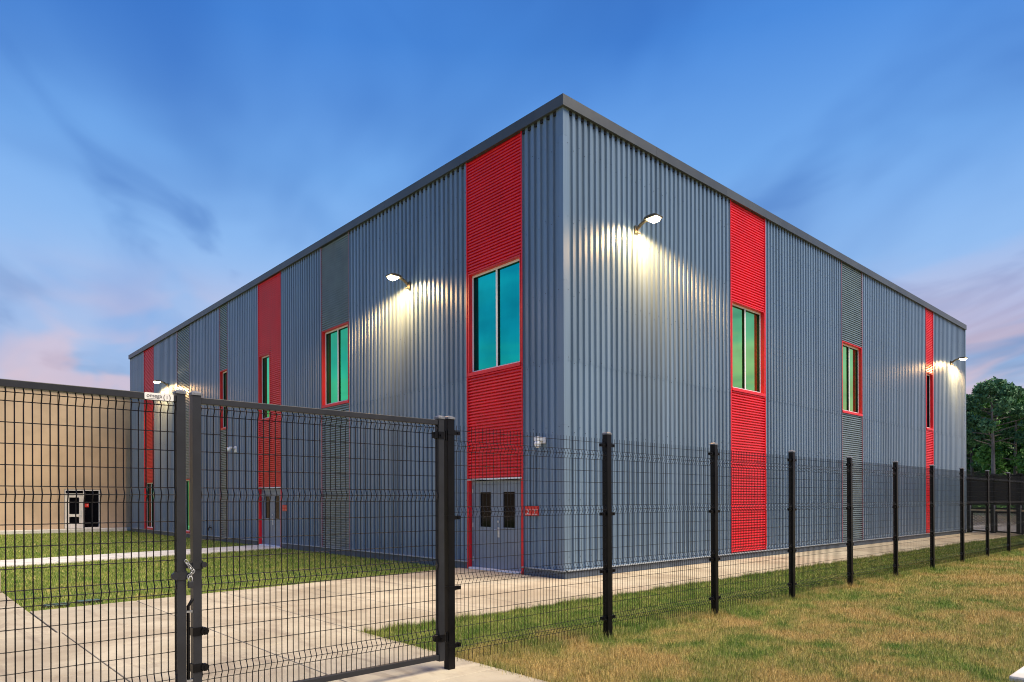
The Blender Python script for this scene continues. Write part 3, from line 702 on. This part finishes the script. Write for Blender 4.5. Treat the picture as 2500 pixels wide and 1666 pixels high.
vh = thing('vent_hood', (DEP, .45, 2.2), 'white rounded vent hood on the end wall above a pale pipe', 'vent hood')
b = MB(); b.prism([(0, 2.08), (.20, 2.10), (.30, 2.20), (.29, 2.36), (.20, 2.50), (.08, 2.58), (0, 2.60)], .22, .62, lambda u, v, t: (DEP+.002+u, t, v)); b.build('hood', 'white', vh, bevel=.02)
b = MB(); b.tube([(DEP+.11, .42, 0), (DEP+.11, .42, 1.2), (DEP+.11, .42, 2.08)], .06, 10); b.build('pipe', 'cap', vh, True)

# ---------------------------------------------------------------- trees and shrubs
def leaf_cloud(centers, radii, n, size, seedv, squash=.8, upbias=.35, elong=2.0):
    """small leaf-sized triangles spread through clumps, denser toward each clump's skin"""
    r = np.random.default_rng(seedv); C_ = np.array(centers, float); R_ = np.array(radii, float)
    wgt = R_**2; idx = r.choice(len(C_), n, p=wgt/wgt.sum())
    dv = r.normal(size=(n, 3)); dv /= np.linalg.norm(dv, axis=1)[:, None]
    rad = R_[idx]*(r.random(n)**.45)*(1+.25*r.normal(size=n)*.5)
    P = C_[idx] + dv*rad[:, None]*np.array([1, 1, squash])
    a = r.normal(size=(n, 3)); a[:, 2] += upbias*.5; a /= np.linalg.norm(a, axis=1)[:, None]
    bvec = np.cross(a, r.normal(size=(n, 3))); bvec /= np.linalg.norm(bvec, axis=1)[:, None]
    s = size*(.55+.9*r.random(n))[:, None]
    v = np.empty((n, 4, 3)); v[:, 0] = P-a*s*elong*.5; v[:, 1] = P+bvec*s*.5; v[:, 2] = P+a*s*elong*.5; v[:, 3] = P-bvec*s*.5
    tone = np.clip(.45*r.random(n)+.55*r.random(len(C_))[idx], 0, 1)
    return v, tone
def quads_mesh(name, v, tone, m):
    n = len(v); me = bpy.data.meshes.new(name)
    me.vertices.add(n*4); me.vertices.foreach_set('co', v.reshape(-1).astype(np.float32))
    me.loops.add(n*4); me.loops.foreach_set('vertex_index', np.arange(n*4, dtype=np.int32))
    me.polygons.add(n); me.polygons.foreach_set('loop_start', np.arange(0, n*4, 4, dtype=np.int32)); me.polygons.foreach_set('loop_total', np.full(n, 4, np.int32))
    at = me.attributes.new('rnd', 'FLOAT', 'FACE'); at.data.foreach_set('value', tone.astype(np.float32))
    me.update(); me.materials.append(MT[m]); return me
def tree(x, y, h, label, seedv, kind='pine', spread=2.6, bare=.42, n=9000, lean=.0):
    root = thing('pine_tree' if kind == 'pine' else 'leafy_tree', (x, y, 0), label, 'tree', 'trees beyond the far fence')
    r = random.Random(seedv); tr = MB(); tp = []
    for j in range(9):
        t = j/8; tp.append((lean*h*t + math.sin(t*5+seedv)*.10, math.cos(t*4+seedv)*.10, h*.96*t-.1))
    tr.tube(tp, [.034*h*.5*(1-.86*j/8)+.02 for j in range(9)], 9)
    cs, rs = [], []
    nl = 30 if kind == 'pine' else 18
    for j in range(nl):
        t = bare + (1-bare)*(j+.5)/nl*.97; zb = h*.96*t; az = j*2.4+r.uniform(-.5, .5)
        env = math.sin(math.pi*min(1, (t-bare)/(1-bare)*.80+.20))**.7
        ln = spread*env*r.uniform(.6, 1.1); bx, by = lean*h*t, 0
        p = [(bx, by, zb), (bx+math.cos(az)*ln*.5, by+math.sin(az)*ln*.5, zb+ln*.12), (bx+math.cos(az)*ln, by+math.sin(az)*ln, zb+ln*r.uniform(.1, .4))]
        tr.tube(p, [.05, .035, .012], 5)
        for q, rad in ((p[2], (.22 if kind == 'pine' else .30)*spread), (tuple((p[1][i]+p[2][i])/2 for i in range(3)), (.19 if kind == 'pine' else .25)*spread)):
            cs.append(q); rs.append(rad*r.uniform(.7, 1.15))
    cs.append((lean*h, 0, h*.97)); rs.append(.28*spread)
    if kind == 'pine':
        for j in range(6):   # dead snags below the crown
            zb = h*(.22+.035*j); az = r.uniform(0, 6.28); tr.tube([(lean*zb, 0, zb), (lean*zb+math.cos(az)*.9, math.sin(az)*.9, zb+.25)], [.03, .008], 4)
    tm = tr.mesh('trunk', 'bark', True); share('trunk', tm, root)
    v, tone = leaf_cloud(cs, rs, n, .14 if kind == 'pine' else .17, seedv, squash=.62 if kind == 'pine' else .85, elong=2.6 if kind == 'pine' else 1.6)
    share('crown', quads_mesh('crown', v, tone, {'pine': 'pine', 'broad': 'broad', 'dark': 'dkleaf'}[kind]), root)
    return root
def at(sx_, dep):   # ground position on a bearing from the photograph's viewpoint
    q = Vector((-10.923, -10.289, 0)) + fw*dep + r0*((sx_-1250)/1682.5*dep); return q.x, q.y
TREES = [
 (2421, 52, 10.6, 'tall pine with long bare grey trunk and dead snags', 'pine', 3.1, .55, 11000, .012),
 (2372, 60, 10.2, 'pine with ragged thin top beside the building edge', 'pine', 2.8, .35, 9000, 0),
 (2447, 60, 11.2, 'pine with pale trunk standing just behind the snagged pine', 'pine', 2.8, .38, 9000, 0),
 (2482, 54, 10.0, 'broad leafy tree with bright green crown beside the pines', 'broad', 3.2, .22, 11000, 0),
 (2512, 60, 11.0, 'pine with dense rounded top at the wood edge', 'pine', 3.0, .35, 9000, -.01),
 (2392, 66, 9.8, 'dark leafy tree filling the gap between the pines', 'dark', 3.6, .12, 11000, 0),
 (2440, 70, 10.2, 'dark leafy tree behind the snagged pine trunk', 'dark', 3.8, .10, 11000, 0),
 (2495, 70, 10.6, 'dark leafy tree behind the bright green crown', 'dark', 3.8, .10, 11000, 0),
 (2550, 58, 10.4, 'leafy tree with loose green crown at the wood edge', 'broad', 3.4, .2, 9000, 0),
 (2595, 62, 11.2, 'tall dense pine farthest along the wood edge', 'pine', 3.0, .35, 9000, 0),
 (2340, 68, 9.0, 'dark leafy tree rising right behind the building end', 'dark', 3.4, .12, 8000, 0),
]
for i, (sx_, dep, h, lab, kd, spr, bare, n, lean) in enumerate(TREES):
    xx, yy = at(sx_, dep); tree(xx, yy, h, lab, 20+i, kd, spr, bare, n, lean)
for i, (sx_, dep, h, rad, kd, lab) in enumerate(((2378, 47, 2.7, 1.7, 'broad', 'bright leafy shrub by the building end above the screen fence'), (2455, 48, 2.2, 1.3, 'broad', 'low pale green shrub right of the bare pine trunk'), (2400, 50, 2.4, 1.8, 'dark', 'dark shrub in front of the bare pine trunk'), (2490, 49, 2.9, 2.0, 'dark', 'wide dark shrub under the bright green crown'), (2535, 48, 2.4, 1.9, 'broad', 'leafy shrub at the open end of the wood edge'))):
    xx, yy = at(sx_, dep); root = thing('shrub', (xx, yy, 0), lab, 'shrub', 'shrubs along the wood edge')
    r = random.Random(i); cs = [(r.uniform(-1, 1)*rad*.7, r.uniform(-1, 1)*rad*.7, h*r.uniform(.25, .8)) for _ in range(9)]
    b = MB()
    for c in cs[:5]: b.tube([(c[0]*.15, c[1]*.15, -.1), (c[0]*.6, c[1]*.6, c[2]*.6), c], [.04, .03, .01], 5)
    share('stem', b.mesh('stem', 'bark'), root)
    v, tone = leaf_cloud(cs, [rad*.45*r.uniform(.7, 1.2) for _ in cs], 4500, .15, 90+i, elong=1.7)
    share('foliage', quads_mesh('foliage', v, tone, {'broad': 'broad', 'dark': 'dkleaf'}[kd]), root)
cs, rs = [], []
r = random.Random(5)
for j in range(70):
    xx, yy = at(r.uniform(2250, 2900), r.uniform(74, 90)); cs.append((xx, yy, r.uniform(.8, 8.5))); rs.append(r.uniform(1.6, 2.6))
v, tone = leaf_cloud(cs, rs, 42000, .34, 77)
wd = bpy.data.objects.new('far_wood', quads_mesh('far_wood', v, tone*.7, 'dkleaf')); COL.objects.link(wd); tag(wd, 'dark wood filling the distance behind the trees', 'wood', kind='stuff')

# ---------------------------------------------------------------- grass blades
def blades(name, label, n, rmin, rmax, az0, az1, inside, hgt, wid, seedv):
    r = np.random.default_rng(seedv)
    rad = rmin*(rmax/rmin)**r.random(n); az = az0+(az1-az0)*r.random(n)
    X = -10.923+np.sin(az)*rad; Y = -10.289+np.cos(az)*rad
    kmask = inside(X, Y); X, Y, rad = X[kmask], Y[kmask], rad[kmask]; m = len(X)
    sc = np.clip(rad/9, 1, 3.2); h = hgt*(.5+.9*r.random(m))*np.clip(sc**.35, 1, 1.5); w = wid*sc*(.7+.6*r.random(m))
    t = r.random(m)*2*np.pi; lean = .9*h*r.random(m); la = r.random(m)*2*np.pi
    z0 = np.full(m, -.035)
    V = np.empty((m, 3, 3)); V[:, 0] = np.stack([X-np.cos(t)*w/2, Y-np.sin(t)*w/2, z0], 1); V[:, 1] = np.stack([X+np.cos(t)*w/2, Y+np.sin(t)*w/2, z0], 1)
    V[:, 2] = np.stack([X+np.cos(la)*lean, Y+np.sin(la)*lean, z0+h+.02], 1)
    me = bpy.data.meshes.new(name); me.vertices.add(m*3); me.vertices.foreach_set('co', V.reshape(-1).astype(np.float32))
    me.loops.add(m*3); me.loops.foreach_set('vertex_index', np.arange(m*3, dtype=np.int32))
    me.polygons.add(m); me.polygons.foreach_set('loop_start', np.arange(0, m*3, 3, dtype=np.int32)); me.polygons.foreach_set('loop_total', np.full(m, 3, np.int32))
    a_ = me.attributes.new('rnd', 'FLOAT', 'FACE'); a_.data.foreach_set('value', r.random(m).astype(np.float32))
    me.update(); me.materials.append(MT['blades']); o = bpy.data.objects.new(name, me); COL.objects.link(o); tag(o, label, 'grass', kind='stuff')
def in_right(X, Y):
    jag = .05*np.sin(X*7)+.04*np.sin(X*17+1)+.03*np.sin(Y*13)
    return (Y < -2.30+jag*.7) & (X > -6.30+jag*.6) & ~((X > -3.02) & (X < -1.18) & (Y > -10.62) & (Y < -8.60)) & (X < 40)
def in_left(X, Y):
    jag = .04*np.sin(X*9)+.03*np.sin(X*23)
    return (X < -.02) & (X > -9.24) & (Y > 3.58+(X+.81)*.0962+jag) & (Y < 36.1) & ~((Y > 14.25+X*.2+jag) & (Y < 16.45+X*.195+jag))
blades('grass_blades', 'patchy straw and green turf outside the wire fence', 900000, 5.5, 48, math.radians(27), math.radians(95), in_right, .026, .0045, 1)
blades('grass_blades', 'green courtyard lawn beside the left wall', 340000, 11, 48, math.radians(-12), math.radians(45), in_left, .028, .0055, 2)

def weeds(name, label, X, Y, hgt, seedv):
    """ragged longer blades where the mower does not reach"""
    r = np.random.default_rng(seedv); m = len(X); h = hgt*(.35+1.1*r.random(m)**2); w = .006*(.7+.7*r.random(m)); t = r.random(m)*6.283; la = r.random(m)*6.283; ln = .55*h*r.random(m)
    V = np.empty((m, 3, 3)); z0 = np.full(m, -.035)
    V[:, 0] = np.stack([X-np.cos(t)*w/2, Y-np.sin(t)*w/2, z0], 1); V[:, 1] = np.stack([X+np.cos(t)*w/2, Y+np.sin(t)*w/2, z0], 1); V[:, 2] = np.stack([X+np.cos(la)*ln, Y+np.sin(la)*ln, z0+h+.03], 1)
    me = bpy.data.meshes.new(name); me.from_pydata(V.reshape(-1, 3).tolist(), [], np.arange(m*3).reshape(-1, 3).tolist())
    a_ = me.attributes.new('rnd', 'FLOAT', 'FACE'); a_.data.foreach_set('value', r.random(m).astype(np.float32))
    me.materials.append(MT['blades']); o = bpy.data.objects.new(name, me); COL.objects.link(o); tag(o, label, 'grass', kind='stuff')
r = np.random.default_rng(3); n = 26000
ex = -6.3+28*r.random(n)**1.4; ey = -2.36+.09*r.normal(size=n); keep = (np.sin(ex*2.1)+np.sin(ex*5.3+1)+np.sin(ex*11.7)) > 2.2*r.random(n)-.9
dx = -6.28+.05*r.normal(size=6000); dy = -2.3-8*r.random(6000)
qx2, qy2 = [], []
for x_ in px_: k3 = 160; qx2.append(x_+.09*r.normal(size=k3)); qy2.append(FY+.08*r.normal(size=k3))
fx = -6.2+26*r.random(9000); fy = FY+.04*r.normal(size=9000)
ok = keep & (ey < -2.27)
weeds('long_grass', 'ragged longer grass along pavement edge, fence line and post feet', np.concatenate([ex[ok], dx, fx]+qx2), np.concatenate([ey[ok], dy, fy]+qy2), .075, 4)
